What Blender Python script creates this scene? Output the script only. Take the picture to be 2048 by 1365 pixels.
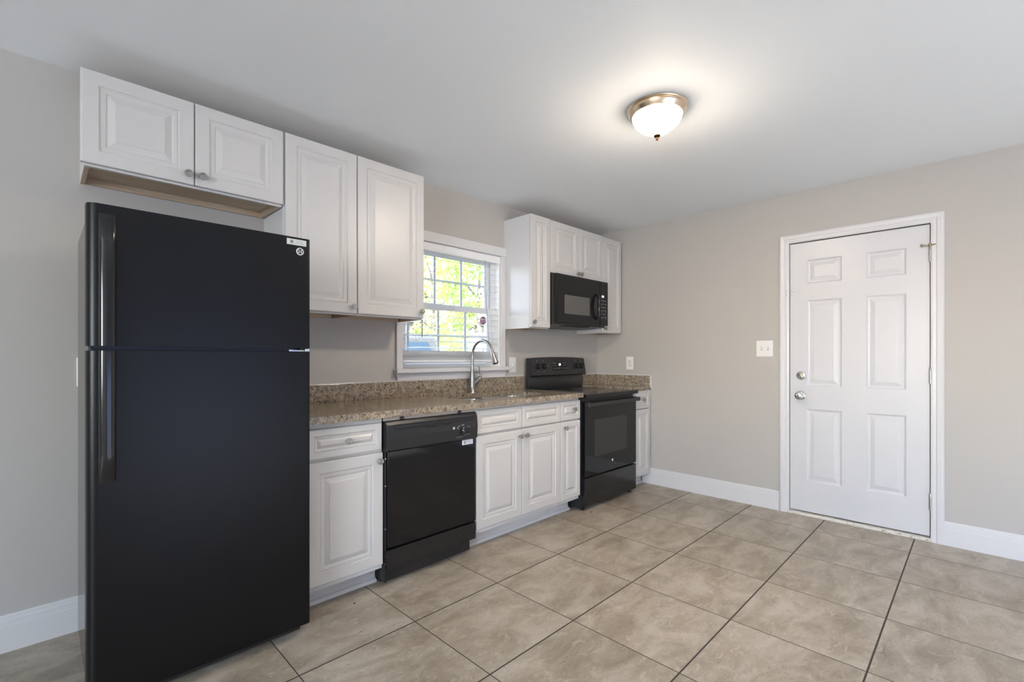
import bpy, bmesh, math, random
from mathutils import Matrix, Vector
random.seed(7)
for o in list(bpy.data.objects):
    bpy.data.objects.remove(o)
S = bpy.context.scene
C = S.collection
PI = math.pi

# ------------------------------------------------------------------ camera
CAM_H = 1.19
YAW = math.radians(44.84)
cd = bpy.data.cameras.new('camera'); cam = bpy.data.objects.new('camera', cd); C.objects.link(cam)
cd.sensor_width = 36.0; cd.lens = 36.0 * 941.3 / 2048
cd.shift_y = (712.9 - 682.5) / 2048
cd.clip_start = 0.05
cam.location = (0, 0, CAM_H)
cam.rotation_euler = (PI / 2, 0, YAW - PI / 2)
S.camera = cam

# ------------------------------------------------------------------ exposure, world, daylight
S.view_settings.view_transform = 'Standard'
S.view_settings.look = 'None'
S.view_settings.gamma = 1.0
S.view_settings.use_curve_mapping = False
S.view_settings.exposure = 0.37
S.cycles.max_bounces = 14
S.cycles.diffuse_bounces = 8
S.cycles.glossy_bounces = 5
S.cycles.transparent_max_bounces = 16
S.cycles.sample_clamp_indirect = 8.0
S.cycles.use_denoising = True
S.cycles.caustics_reflective = False
S.cycles.caustics_refractive = False

w = bpy.data.worlds.new('sky'); S.world = w; w.use_nodes = True
wn = w.node_tree.nodes; wl = w.node_tree.links
sky = wn.new('ShaderNodeTexSky'); sky.sky_type = 'NISHITA'; sky.sun_disc = False
sky.sun_elevation = math.radians(48); sky.sun_rotation = math.radians(-90)
tint = wn.new('ShaderNodeMix'); tint.data_type = 'RGBA'; tint.blend_type = 'MULTIPLY'; tint.inputs['Factor'].default_value = 1.0
tint.inputs[7].default_value = (1.03, 0.95, 0.99, 1)
wl.new(sky.outputs['Color'], tint.inputs[6]); wl.new(tint.outputs[2], wn['Background'].inputs['Color'])
wn['Background'].inputs['Strength'].default_value = 1.75

def lamp(name, kind, loc, rot, energy, color, **kw):
    d = bpy.data.lights.new(name, kind); d.energy = energy; d.color = color
    for k, v in kw.items(): setattr(d, k, v)
    o = bpy.data.objects.new(name, d); C.objects.link(o); o.location = loc; o.rotation_euler = rot
    return o
BULB_RIM, BULB_LOW, BULB_COL = 6.0, 225.0, (1.0, 0.85, 0.69)        # glow of the ceiling light's bowl at the rim and at the bottom
lamp('sun', 'SUN', (0, 0, 20), (math.radians(50), 0, math.radians(-12)), 18.0, (0.68, 0.82, 0.95), angle=0.01)
# added fill lamp at an unseen side window behind the camera (the patio door in the front wall lets the sun in)
lamp('side_fill_light', 'AREA', (-4.22, -0.9, 1.45), (PI / 2, 0, -PI / 2), 135, (0.76, 0.87, 1.0), shape='RECTANGLE', size=2.6, size_y=1.2)
pt = lamp('kitchen_window_portal', 'AREA', (2.2, 2.96, 1.56), (-PI / 2, 0, 0), 1, (1, 1, 1), shape='RECTANGLE', size=0.95, size_y=0.95)
pt.data.cycles.is_portal = True

# ------------------------------------------------------------------ materials
MATS = {}
def mat(name):
    m = bpy.data.materials.new(name); m.use_nodes = True; MATS[name] = m
    nt = m.node_tree
    return m, nt, nt.nodes['Principled BSDF']
def simple(name, col, rough=0.5, metal=0.0, spec=0.5, bump=None, coat=0.0):
    m, nt, b = mat(name)
    b.inputs['Base Color'].default_value = (*col, 1)
    b.inputs['Roughness'].default_value = rough
    b.inputs['Metallic'].default_value = metal
    b.inputs['Specular IOR Level'].default_value = spec
    b.inputs['Coat Weight'].default_value = coat
    if bump:
        sc, st, dist = bump
        tc = nt.nodes.new('ShaderNodeNewGeometry')
        n = nt.nodes.new('ShaderNodeTexNoise'); n.inputs['Scale'].default_value = sc; n.inputs['Detail'].default_value = 3
        nt.links.new(tc.outputs['Position'], n.inputs['Vector'])
        bp = nt.nodes.new('ShaderNodeBump'); bp.inputs['Strength'].default_value = st; bp.inputs['Distance'].default_value = dist
        nt.links.new(n.outputs['Fac'], bp.inputs['Height']); nt.links.new(bp.outputs['Normal'], b.inputs['Normal'])
    return m
def emit(name, col, strength):
    m, nt, b = mat(name)
    b.inputs['Base Color'].default_value = (*col, 1)
    b.inputs['Emission Color'].default_value = (*col, 1)
    b.inputs['Emission Strength'].default_value = strength
    return m
def pos(nt): return nt.nodes.new('ShaderNodeNewGeometry').outputs['Position']
def nmath(nt, op, a, b=None):
    n = nt.nodes.new('ShaderNodeMath'); n.operation = op
    for i, v in enumerate((a, b)):
        if v is None: continue
        if isinstance(v, (int, float)): n.inputs[i].default_value = v
        else: nt.links.new(v, n.inputs[i])
    return n.outputs[0]
def ramp(nt, fac, stops):
    r = nt.nodes.new('ShaderNodeValToRGB'); nt.links.new(fac, r.inputs['Fac'])
    el = r.color_ramp.elements
    while len(el) < len(stops): el.new(0.5)
    for e, (p, c) in zip(el, stops):
        e.position = p; e.color = (*c, 1) if len(c) == 3 else c
    return r.outputs['Color']
def mixc(nt, fac, a, b, mode='MIX'):
    n = nt.nodes.new('ShaderNodeMix'); n.data_type = 'RGBA'; n.blend_type = mode
    for sock, v in ((n.inputs['Factor'], fac), (n.inputs[6], a), (n.inputs[7], b)):
        if isinstance(v, (int, float)): sock.default_value = v
        elif isinstance(v, tuple): sock.default_value = (*v, 1)
        else: nt.links.new(v, sock)
    return n.outputs[2]
def noise(nt, vec, scale, detail=4, rough=0.55, dist=0.0):
    n = nt.nodes.new('ShaderNodeTexNoise'); n.inputs['Scale'].default_value = scale
    n.inputs['Detail'].default_value = detail; n.inputs['Roughness'].default_value = rough; n.inputs['Distortion'].default_value = dist
    nt.links.new(vec, n.inputs['Vector']); return n.outputs['Fac']
def mapping(nt, vec, scale):
    n = nt.nodes.new('ShaderNodeMapping'); n.inputs['Scale'].default_value = scale; nt.links.new(vec, n.inputs['Vector']); return n.outputs['Vector']

WALL = simple('greige_wall_paint', (0.475, 0.450, 0.413), 0.55, spec=0.35, bump=(140, 0.08, 0.002))
CEIL = simple('ceiling_paint', (0.895, 0.92, 0.935), 0.7, spec=0.3, bump=(160, 0.05, 0.002))
TRIM = simple('white_trim_paint', (0.67, 0.66, 0.65), 0.32)
DOORW = simple('white_door_paint', (0.635, 0.63, 0.63), 0.33)
CAB = simple('white_cabinet_foil', (0.60, 0.58, 0.552), 0.33, spec=0.45)
CABSIDE = simple('white_cabinet_side', (0.66, 0.655, 0.65), 0.30)
PLATE = simple('white_plastic', (0.80, 0.79, 0.76), 0.35)
VINYL = simple('white_vinyl', (0.90, 0.90, 0.89), 0.35)
GREYV = simple('grey_groove', (0.30, 0.31, 0.32), 0.5)
BLIND = simple('white_blind_slat', (0.82, 0.82, 0.81), 0.4)
CORD = simple('grey_blind_cord', (0.17, 0.19, 0.22), 0.6)
NICKEL = simple('brushed_nickel', (0.40, 0.375, 0.345), 0.30, metal=1.0)
STEEL = simple('stainless_steel', (0.60, 0.60, 0.59), 0.25, metal=1.0, bump=(300, 0.03, 0.001))
CHROME = simple('satin_chrome', (0.72, 0.71, 0.69), 0.2, metal=1.0)
BRASSY = simple('warm_nickel_pan', (0.86, 0.69, 0.50), 0.28, metal=1.0)
FINIAL = simple('dark_bronze', (0.028, 0.016, 0.007), 0.7, spec=0.0)
ANTIQ = simple('aged_brass', (0.36, 0.29, 0.18), 0.4, metal=1.0)
FRIDGE = simple('black_pebbled_enamel', (0.0035, 0.0035, 0.0038), 0.28, spec=0.29, bump=(650, 0.25, 0.0012))
BLACK = simple('black_gloss_plastic', (0.012, 0.012, 0.013), 0.14)
BLACKS = simple('black_satin_plastic', (0.016, 0.016, 0.017), 0.32)
BLACKG = simple('black_glass', (0.006, 0.006, 0.007), 0.06, spec=0.4)
OVENWIN = simple('oven_window_glass', (0.026, 0.024, 0.021), 0.13)
MWWIN = simple('microwave_window_mesh', (0.10, 0.096, 0.088), 0.30)
DARK = simple('dark_gap', (0.006, 0.006, 0.006), 0.7)
GREYP = simple('grey_print', (0.38, 0.38, 0.38), 0.5)
WHITEP = simple('white_print', (0.80, 0.80, 0.79), 0.5)
LABEL = simple('pale_label', (0.62, 0.63, 0.58), 0.45)
LABELW = simple('white_label', (0.72, 0.73, 0.80), 0.45)
MAROON = simple('maroon_print', (0.22, 0.05, 0.10), 0.5)
PINK = simple('pink_print', (0.80, 0.50, 0.62), 0.5)
GLOW = emit('lit_clock_digits', (0.75, 0.85, 1.0), 2.2)
def bulb_mat():
    m = emit('lit_frosted_glass', BULB_COL, 1.0); nt = m.node_tree
    s = nt.nodes.new('ShaderNodeSeparateXYZ'); nt.links.new(pos(nt), s.inputs[0])
    f = nt.nodes.new('ShaderNodeMapRange'); f.interpolation_type = 'SMOOTHSTEP'
    for k, v in (('From Min', 2.372), ('From Max', 2.302), ('To Min', BULB_RIM), ('To Max', BULB_LOW)): f.inputs[k].default_value = v
    nt.links.new(s.outputs[2], f.inputs['Value']); nt.links.new(f.outputs[0], nt.nodes['Principled BSDF'].inputs['Emission Strength'])
    return m
BULB = bulb_mat()
RUBBER = simple('black_rubber', (0.01, 0.01, 0.01), 0.8)
CRUMB = simple('dark_crumb', (0.03, 0.022, 0.015), 0.8)
FRAMEG = simple('cabinet_frame_edge', (0.60, 0.58, 0.55), 0.4)
STRIP = simple('beige_mounting_strip', (0.48, 0.42, 0.35), 0.5)

def wood_mat():
    m, nt, b = mat('raw_maple')
    p = mapping(nt, pos(nt), (2.0, 30, 30))
    n = noise(nt, p, 4, 5)
    nt.links.new(ramp(nt, n, [(0.3, (0.44, 0.33, 0.22)), (0.7, (0.56, 0.44, 0.31))]), b.inputs['Base Color'])
    b.inputs['Roughness'].default_value = 0.5
    return m
MAPLE = wood_mat()

TX0, TY0, TSX, TSY = 1.189, 1.796, 0.506, 0.498
def tile_mat():
    m, nt, b = mat('beige_stone_tile')
    P = pos(nt)
    sx = nt.nodes.new('ShaderNodeSeparateXYZ'); nt.links.new(P, sx.inputs[0])
    def axis(o, off, size, half):
        f = nmath(nt, 'DIVIDE', nmath(nt, 'SUBTRACT', o, off), size)
        cell = nmath(nt, 'FLOOR', f)
        fr = nmath(nt, 'SUBTRACT', f, cell)
        e = nmath(nt, 'MULTIPLY', nmath(nt, 'MINIMUM', fr, nmath(nt, 'SUBTRACT', 1.0, fr)), size)
        return cell, nmath(nt, 'LESS_THAN', e, half)
    cx, gx = axis(sx.outputs[0], TX0, TSX, 0.0022)
    cy, gy = axis(sx.outputs[1], TY0, TSY, 0.0034)
    grout = nmath(nt, 'MAXIMUM', gx, gy)
    cc = nt.nodes.new('ShaderNodeCombineXYZ'); nt.links.new(cx, cc.inputs[0]); nt.links.new(cy, cc.inputs[1])
    wnz = nt.nodes.new('ShaderNodeTexWhiteNoise'); wnz.noise_dimensions = '3D'; nt.links.new(cc.outputs[0], wnz.inputs['Vector'])
    off = nt.nodes.new('ShaderNodeVectorMath'); off.operation = 'MULTIPLY_ADD'
    nt.links.new(wnz.outputs['Color'], off.inputs[0]); off.inputs[1].default_value = (9, 9, 9); nt.links.new(P, off.inputs[2])
    V = mapping(nt, off.outputs[0], (0.75, 1.35, 1))
    big = noise(nt, V, 5.0, 6, 0.62, 0.6)
    col = ramp(nt, big, [(0.32, (0.265, 0.218, 0.160)), (0.5, (0.375, 0.320, 0.250)), (0.66, (0.485, 0.432, 0.355))])
    pale = noise(nt, V, 17.0, 5, 0.7, 1.2)
    col = mixc(nt, ramp(nt, pale, [(0.54, (0, 0, 0)), (0.70, (0.65, 0.65, 0.65))]), col, (0.56, 0.50, 0.425))
    vein = noise(nt, mapping(nt, off.outputs[0], (0.9, 1.6, 1)), 30.0, 6, 0.75, 2.5)
    col = mixc(nt, ramp(nt, vein, [(0.33, (0.85, 0.85, 0.85)), (0.425, (0, 0, 0))]), col, (0.15, 0.115, 0.085))
    tint = nmath(nt, 'ADD', 0.94, nmath(nt, 'MULTIPLY', wnz.outputs['Value'], 0.12))
    tv = nt.nodes.new('ShaderNodeCombineXYZ')
    for i in range(3): nt.links.new(tint, tv.inputs[i])
    col = mixc(nt, 1.0, col, tv.outputs[0], 'MULTIPLY')
    col = mixc(nt, grout, col, (0.055, 0.042, 0.032))
    nt.links.new(col, b.inputs['Base Color'])
    nt.links.new(nmath(nt, 'ADD', nmath(nt, 'MULTIPLY', grout, 0.4), nmath(nt, 'ADD', 0.30, nmath(nt, 'MULTIPLY', big, 0.22))), b.inputs['Roughness'])
    h = nmath(nt, 'SUBTRACT', nmath(nt, 'MULTIPLY', pale, 0.25), grout)
    bp = nt.nodes.new('ShaderNodeBump'); bp.inputs['Strength'].default_value = 0.35; bp.inputs['Distance'].default_value = 0.002
    nt.links.new(h, bp.inputs['Height']); nt.links.new(bp.outputs['Normal'], b.inputs['Normal'])
    return m
TILE = tile_mat()

def granite_mat():
    m, nt, b = mat('speckled_granite')
    P = pos(nt)
    base = noise(nt, P, 42, 4, 0.6, 0.6)
    col = ramp(nt, base, [(0.34, (0.235, 0.175, 0.115)), (0.48, (0.37, 0.295, 0.205)), (0.60, (0.47, 0.39, 0.29)), (0.72, (0.54, 0.475, 0.385))])
    g = noise(nt, P, 22, 3, 0.5, 0.3)
    col = mixc(nt, ramp(nt, g, [(0.50, (0, 0, 0)), (0.64, (0.75, 0.75, 0.75))]), col, (0.255, 0.225, 0.195))
    d0 = noise(nt, P, 120, 3, 0.6, 0.8)
    col = mixc(nt, ramp(nt, d0, [(0.36, (0.8, 0.8, 0.8)), (0.44, (0, 0, 0))]), col, (0.16, 0.105, 0.065))
    d1 = noise(nt, P, 68, 4, 0.62, 1.3)
    col = mixc(nt, ramp(nt, d1, [(0.385, (1, 1, 1)), (0.435, (0, 0, 0))]), col, (0.045, 0.030, 0.022))
    d2 = noise(nt, mapping(nt, P, (1, 1, 1.01)), 115, 2, 0.5, 0.4)
    col = mixc(nt, ramp(nt, d2, [(0.63, (0, 0, 0)), (0.69, (0.8, 0.8, 0.8))]), col, (0.60, 0.54, 0.45))
    col = mixc(nt, 1.0, col, (0.86, 0.86, 0.86), 'MULTIPLY')
    nt.links.new(col, b.inputs['Base Color'])
    b.inputs['Roughness'].default_value = 0.16
    return m
GRANITE = granite_mat()

def glass_mat():
    m = bpy.data.materials.new('clear_pane'); m.use_nodes = True; nt = m.node_tree; nt.nodes.clear()
    out = nt.nodes.new('ShaderNodeOutputMaterial'); mx = nt.nodes.new('ShaderNodeMixShader')
    t = nt.nodes.new('ShaderNodeBsdfTransparent'); g = nt.nodes.new('ShaderNodeBsdfGlossy'); g.inputs['Roughness'].default_value = 0.02
    t.inputs['Color'].default_value = (0.96, 0.98, 0.97, 1)
    lw = nt.nodes.new('ShaderNodeFresnel'); lw.inputs['IOR'].default_value = 1.35
    nt.links.new(lw.outputs[0], mx.inputs[0]); nt.links.new(t.outputs[0], mx.inputs[1]); nt.links.new(g.outputs[0], mx.inputs[2]); nt.links.new(mx.outputs[0], out.inputs[0])
    return m
PANE = glass_mat()

def leaf_mat(name, c1, c2):
    m, nt, b = mat(name)
    oi = nt.nodes.new('ShaderNodeNewGeometry')
    n = noise(nt, oi.outputs['Position'], 2.5, 2)
    col = ramp(nt, n, [(0.35, c1), (0.65, c2)])
    nt.links.new(col, b.inputs['Base Color']); b.inputs['Roughness'].default_value = 0.55
    tr = nt.nodes.new('ShaderNodeBsdfTranslucent'); nt.links.new(col, tr.inputs['Color'])
    mx = nt.nodes.new('ShaderNodeMixShader'); mx.inputs[0].default_value = 0.45
    nt.links.new(b.outputs[0], mx.inputs[1]); nt.links.new(tr.outputs[0], mx.inputs[2])
    nt.links.new(mx.outputs[0], nt.nodes['Material Output'].inputs[0])
    return m
LEAF = leaf_mat('spring_leaves', (0.30, 0.46, 0.10), (0.52, 0.58, 0.16))
LEAF2 = leaf_mat('yellow_green_leaves', (0.46, 0.54, 0.17), (0.70, 0.66, 0.30))
BARK = simple('bark', (0.20, 0.16, 0.13), 0.9)
def lawn_mat():
    m, nt, b = mat('lawn_and_drive')
    n = noise(nt, pos(nt), 1.2, 5)
    nt.links.new(ramp(nt, n, [(0.4, (0.10, 0.11, 0.05)), (0.6, (0.17, 0.14, 0.10))]), b.inputs['Base Color'])
    b.inputs['Roughness'].default_value = 0.9
    return m
LAWN = lawn_mat()
def siding_mat():
    m, nt, b = mat('pale_lap_siding')
    s = nt.nodes.new('ShaderNodeSeparateXYZ'); nt.links.new(pos(nt), s.inputs[0])
    f = nmath(nt, 'FRACT', nmath(nt, 'DIVIDE', s.outputs[2], 0.15))
    nt.links.new(ramp(nt, f, [(0.0, (0.14, 0.12, 0.10)), (0.1, (0.24, 0.20, 0.17))]), b.inputs['Base Color'])
    b.inputs['Roughness'].default_value = 0.7
    return m
SIDING = siding_mat()
ROOF = simple('grey_shingles', (0.22, 0.21, 0.22), 0.9, bump=(30, 0.4, 0.01))
CARPAINT = simple('slate_blue_paint', (0.10, 0.088, 0.075), 0.6, spec=0.2)
CARGLASS = simple('dark_car_glass', (0.05, 0.07, 0.09), 0.08)

# ------------------------------------------------------------------ mesh helpers
def merge(bm, t, mi=0, M=None):
    if M is not None: t.transform(M)
    for f in t.faces: f.material_index = mi
    me = bpy.data.meshes.new('tmp'); t.to_mesh(me); t.free(); bm.from_mesh(me); bpy.data.meshes.remove(me)
def box(bm, x0, x1, y0, y1, z0, z1, bev=0.0, seg=2, mi=0, M=None):
    t = bmesh.new(); bmesh.ops.create_cube(t, size=1)
    t.transform(Matrix.Translation(((x0+x1)/2, (y0+y1)/2, (z0+z1)/2)) @ Matrix.Diagonal((abs(x1-x0), abs(y1-y0), abs(z1-z0), 1)))
    if bev > 0: bmesh.ops.bevel(t, geom=t.edges[:], offset=bev, segments=seg, affect='EDGES', profile=0.5)
    merge(bm, t, mi, M)
def prism(bm, poly, a0, a1, axes='xz', mi=0, M=None, bev=0.0):
    """poly in the two named axes, extruded along the third from a0 to a1"""
    t = bmesh.new(); third = [a for a in 'xyz' if a not in axes][0]
    def mk(p, a):
        d = {axes[0]: p[0], axes[1]: p[1], third: a}; return t.verts.new((d['x'], d['y'], d['z']))
    A = [mk(p, a0) for p in poly]; B = [mk(p, a1) for p in poly]; n = len(poly)
    t.faces.new(A); t.faces.new(B)
    for i in range(n): t.faces.new((A[i], A[(i+1) % n], B[(i+1) % n], B[i]))
    bmesh.ops.recalc_face_normals(t, faces=t.faces[:])
    if bev > 0: bmesh.ops.bevel(t, geom=t.edges[:], offset=bev, segments=2, affect='EDGES', profile=0.5)
    merge(bm, t, mi, M)
def lathe(bm, prof, M, n=32, mi=0):
    """profile (radius, height) about local z, placed by M"""
    t = bmesh.new(); rings = []
    for r, h in prof:
        if r < 1e-6: rings.append([t.verts.new((0, 0, h))])
        else: rings.append([t.verts.new((r*math.cos(2*PI*i/n), r*math.sin(2*PI*i/n), h)) for i in range(n)])
    for a, b in zip(rings, rings[1:]):
        for i in range(n):
            j = (i+1) % n
            if len(a) == 1 and len(b) == 1: continue
            if len(a) == 1: t.faces.new((a[0], b[i], b[j]))
            elif len(b) == 1: t.faces.new((a[i], b[0], a[j]))
            else: t.faces.new((a[i], b[i], b[j], a[j]))
    for r_ in (rings[0], rings[-1]):
        if len(r_) > 2: t.faces.new(r_)
    bmesh.ops.recalc_face_normals(t, faces=t.faces[:])
    merge(bm, t, mi, M)
def tube(bm, pts, rad, n=14, mi=0):
    pts = [Vector(p) for p in pts]; t = bmesh.new(); rings = []
    if not isinstance(rad, (list, tuple)): rad = [rad]*len(pts)
    T0 = (pts[1]-pts[0]).normalized()
    u = T0.orthogonal().normalized()
    for i, p in enumerate(pts):
        T = (pts[min(i+1, len(pts)-1)] - pts[max(i-1, 0)]).normalized()
        u = (u - T*u.dot(T)).normalized(); v = T.cross(u)
        rings.append([t.verts.new(p + (u*math.cos(2*PI*k/n) + v*math.sin(2*PI*k/n))*rad[i]) for k in range(n)])
    for a, b in zip(rings, rings[1:]):
        for k in range(n): t.faces.new((a[k], a[(k+1) % n], b[(k+1) % n], b[k]))
    t.faces.new(rings[0]); t.faces.new(rings[-1])
    bmesh.ops.recalc_face_normals(t, faces=t.faces[:])
    merge(bm, t, mi)
def ball(bm, c, r, mi=0, sub=2, sc=(1, 1, 1)):
    t = bmesh.new(); bmesh.ops.create_icosphere(t, subdivisions=sub, radius=r)
    merge(bm, t, mi, Matrix.Translation(c) @ Matrix.Diagonal((*sc, 1)))
def faceM(o, u, n):
    """frame with origin o, u along the surface, n out of it, v up"""
    u = Vector(u); n = Vector(n); v = n.cross(u)
    return Matrix(((u.x, v.x, n.x, o[0]), (u.y, v.y, n.y, o[1]), (u.z, v.z, n.z, o[2]), (0, 0, 0, 1)))
def FY(x, y, z): return faceM((x, y, z), (1, 0, 0), (0, -1, 0))     # faces the room from the kitchen wall
def FX(x, y, z): return faceM((x, y, z), (0, -1, 0), (-1, 0, 0))    # faces the room from the door wall
def panel(bm, w, h, prof, M, thick=0.019, mi=0):
    t = bmesh.new(); loops = []
    full = [(0, -thick), (0, -0.004), (0.0015, -0.0012), (0.005, 0)] + prof
    for ins, out in full:
        loops.append([t.verts.new((a, b, out)) for a, b in ((ins, ins), (w-ins, ins), (w-ins, h-ins), (ins, h-ins))])
    t.faces.new(loops[0])
    for a, b in zip(loops, loops[1:]):
        for i in range(4): t.faces.new((a[i], a[(i+1) % 4], b[(i+1) % 4], b[i]))
    t.faces.new(loops[-1])
    bmesh.ops.recalc_face_normals(t, faces=t.faces[:])
    merge(bm, t, mi, M)
def text(bm, s, size, M, mi=0, ext=0.0004, align='CENTER'):
    cu = bpy.data.curves.new('t', 'FONT'); cu.body = s; cu.size = size; cu.extrude = ext; cu.align_x = align; cu.align_y = 'CENTER'; cu.resolution_u = 3
    o = bpy.data.objects.new('t', cu); C.objects.link(o)
    me = bpy.data.meshes.new_from_object(o.evaluated_get(bpy.context.evaluated_depsgraph_get()))
    bpy.data.objects.remove(o); bpy.data.curves.remove(cu)
    t = bmesh.new(); t.from_mesh(me); bpy.data.meshes.remove(me)
    merge(bm, t, mi, M)

def world_off(p):
    v = Vector((0, 0, 0))
    while p is not None: v += p.location; p = p.parent
    return v
def obj(name, bm, mats, parent=None, smooth=False, angle=35, label=None):
    """one mesh object; coordinates in bm are world ones, the parent's place is taken off"""
    if parent is not None:
        bm.transform(Matrix.Translation(-world_off(parent)))
    me = bpy.data.meshes.new(name); bm.to_mesh(me); bm.free()
    for m in (mats if isinstance(mats, (list, tuple)) else [mats]): me.materials.append(m)
    if smooth:
        for p in me.polygons: p.use_smooth = True
        me.set_sharp_from_angle(angle=math.radians(angle))
    o = bpy.data.objects.new(name, me); C.objects.link(o)
    if parent is not None: o.parent = parent
    if label: o['label'] = label
    return o
def tag(o, label, cat, group=None):
    o['label'] = label; o['category'] = cat
    if group: o['group'] = group
    return o
def thing(name, loc, label, cat, group=None):
    o = bpy.data.objects.new(name, None); C.objects.link(o); o.location = loc; o.empty_display_size = 0.1
    return tag(o, label, cat, group)
def struct(name, bm, mats, parent=None, **k):
    o = obj(name, bm, mats, parent, **k)
    if parent is None: o['kind'] = 'structure'
    return o
B = bmesh.new

# ------------------------------------------------------------------ room shell
YW, XW, ZC = 2.786, 4.036, 2.428
XL, YF_ = -4.20, -2.90
WX0, WX1, WZ0, WZ1 = 1.738, 2.658, 1.105, 2.004          # kitchen window opening
b = B(); box(b, XL-0.16, XW+0.16, YF_-0.16, YW+0.16, -0.12, 0.0); struct('floor', b, TILE)
b = B(); box(b, XL-0.16, XW+0.16, YF_-0.16, YW+0.16, ZC, ZC+0.2); struct('ceiling', b, CEIL)
b = B()
box(b, XL-0.16, WX0, YW, YW+0.16, 0, ZC); box(b, WX1, XW+0.16, YW, YW+0.16, 0, ZC)
box(b, WX0, WX1, YW, YW+0.16, 0, WZ0); box(b, WX0, WX1, YW, YW+0.16, WZ1, ZC)
struct('wall_back', b, WALL)
DY0, DY1, DZ0, DZ1 = 0.224, 1.032, 0.0, 2.046            # doorway in the door wall
b = B()
box(b, XW, XW+0.16, DY1, YW, 0, ZC); box(b, XW, XW+0.16, YF_-0.16, DY0, 0, ZC); box(b, XW, XW+0.16, DY0, DY1, DZ1, ZC)
struct('wall_right', b, WALL)
b = B()
SY0, SY1 = -2.2, 0.4                                      # unseen side window opening, added for the fill lamp
box(b, XL-0.16, XL, YF_-0.16, SY0, 0, ZC); box(b, XL-0.16, XL, SY1, YW, 0, ZC); box(b, XL-0.16, XL, SY0, SY1, 0, 0.85); box(b, XL-0.16, XL, SY0, SY1, 2.05, ZC)
struct('wall_left', b, WALL)
b = B()
PX0, PX1 = 0.0, 3.0                                       # patio door opening
box(b, XL, PX0, YF_-0.16, YF_, 0, ZC); box(b, PX1, XW, YF_-0.16, YF_, 0, ZC); box(b, PX0, PX1, YF_-0.16, YF_, 2.08, ZC)
struct('wall_front', b, WALL)

def base_profile(h=0.148, t=0.016):
    return [(0, 0), (t, 0), (t, h*0.70), (t-0.003, h*0.72), (t-0.003, h*0.86), (t-0.006, h*0.89), (t-0.006, h*0.96), (t-0.010, h), (0, h)]
def baseboard(name, along, a0, a1, wall, sgn):
    b = B(); pr = base_profile()
    if along == 'x': prism(b, [(wall - sgn*d, z) for d, z in pr], a0, a1, 'yz')
    else: prism(b, [(wall - sgn*d, z) for d, z in pr], a0, a1, 'xz')
    return struct(name, b, TRIM)
baseboard('baseboard_back', 'x', XL, 0.86, YW, 1)
baseboard('baseboard_right', 'y', 1.099, 2.262, XW, 1)
baseboard('baseboard_right', 'y', YF_, 0.166, XW, 1)
baseboard('baseboard_left', 'y', YF_, YW-0.02, XL, -1)

# door casing with mitred moulded profile
def casing(bm, M, w, h, cw, prof):
    """three-sided casing around an opening w x h standing on local v=0; prof = (distance out from opening, height off wall)"""
    t = bmesh.new(); rows = []
    for d, n in prof:
        rows.append([t.verts.new(p) for p in ((-d, 0, n), (-d, h+d, n), (w+d, h+d, n), (w+d, 0, n))])
    for a, c in zip(rows, rows[1:]):
        for i in range(3): t.faces.new((a[i], a[i+1], c[i+1], c[i]))
    bmesh.ops.recalc_face_normals(t, faces=t.faces[:])
    merge(bm, t, 0, M)
CPROF = [(0, 0), (0, 0.010), (0.010, 0.013), (0.026, 0.013), (0.032, 0.017), (0.052, 0.019), (0.060, 0.016), (0.066, 0.010), (0.066, 0)]
b = B(); casing(b, FX(XW, DY1, 0), DY1-DY0, DZ1, 0.066, CPROF)
box(b, XW, XW+0.05, DY1-0.001, DY1+0.02, 0, DZ1+0.02); box(b, XW, XW+0.05, DY0-0.02, DY0+0.001, 0, DZ1+0.02)
struct('trim_1', b, TRIM)

# ------------------------------------------------------------------ entry door
def six_panel(bm, us, vs, cells, M, thick=0.04):
    t = bmesh.new()
    P = [(0.0, 0.0), (0.004, -0.003), (0.010, -0.008), (0.016, -0.009), (0.022, -0.009), (0.046, -0.002), (0.049, -0.0015)]
    for i in range(len(us)-1):
        for j in range(len(vs)-1):
            u0, u1, v0, v1 = us[i], us[i+1], vs[j], vs[j+1]
            if (i, j) in cells:
                L = [[t.verts.new((a, c, n)) for a, c in ((u0+d, v0+d), (u1-d, v0+d), (u1-d, v1-d), (u0+d, v1-d))] for d, n in P]
                for a, c in zip(L, L[1:]):
                    for k in range(4): t.faces.new((a[k], a[(k+1) % 4], c[(k+1) % 4], c[k]))
                t.faces.new(L[-1])
            else:
                t.faces.new([t.verts.new(p) for p in ((u0, v0, 0), (u1, v0, 0), (u1, v1, 0), (u0, v1, 0))])
    W, Hh = us[-1], vs[-1]
    q = [t.verts.new(p) for p in ((0, 0, 0), (W, 0, 0), (W, Hh, 0), (0, Hh, 0))]; r = [t.verts.new((v.co.x, v.co.y, -thick)) for v in q]
    t.faces.new(r)
    for k in range(4): t.faces.new((q[k], q[(k+1) % 4], r[(k+1) % 4], r[k]))
    bmesh.ops.remove_doubles(t, verts=t.verts[:], dist=1e-5)
    bmesh.ops.recalc_face_normals(t, faces=t.faces[:])
    merge(bm, t, 0, M)
DL, DR, DB, DT = 1.0265, 0.2295, 0.032, 2.039
door = bpy.data.objects.new('door_1', None); C.objects.link(door); door.location = (XW, (DL+DR)/2, 0)
door['kind'] = 'structure'; door['label'] = 'white six-panel entry door in the far wall'; door['category'] = 'door'
b = B()
six_panel(b, [0, DL-0.917, DL-0.699, DL-0.559, DL-0.345, DL-DR], [0, 0.257-DB, 0.797-DB, 0.966-DB, 1.607-DB, 1.730-DB, 1.907-DB, DT-DB],
          {(1, 1), (3, 1), (1, 3), (3, 3), (1, 5), (3, 5)}, FX(XW+0.004, DL, DB))
leaf = obj('door_leaf', b, DOORW, door)
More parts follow.
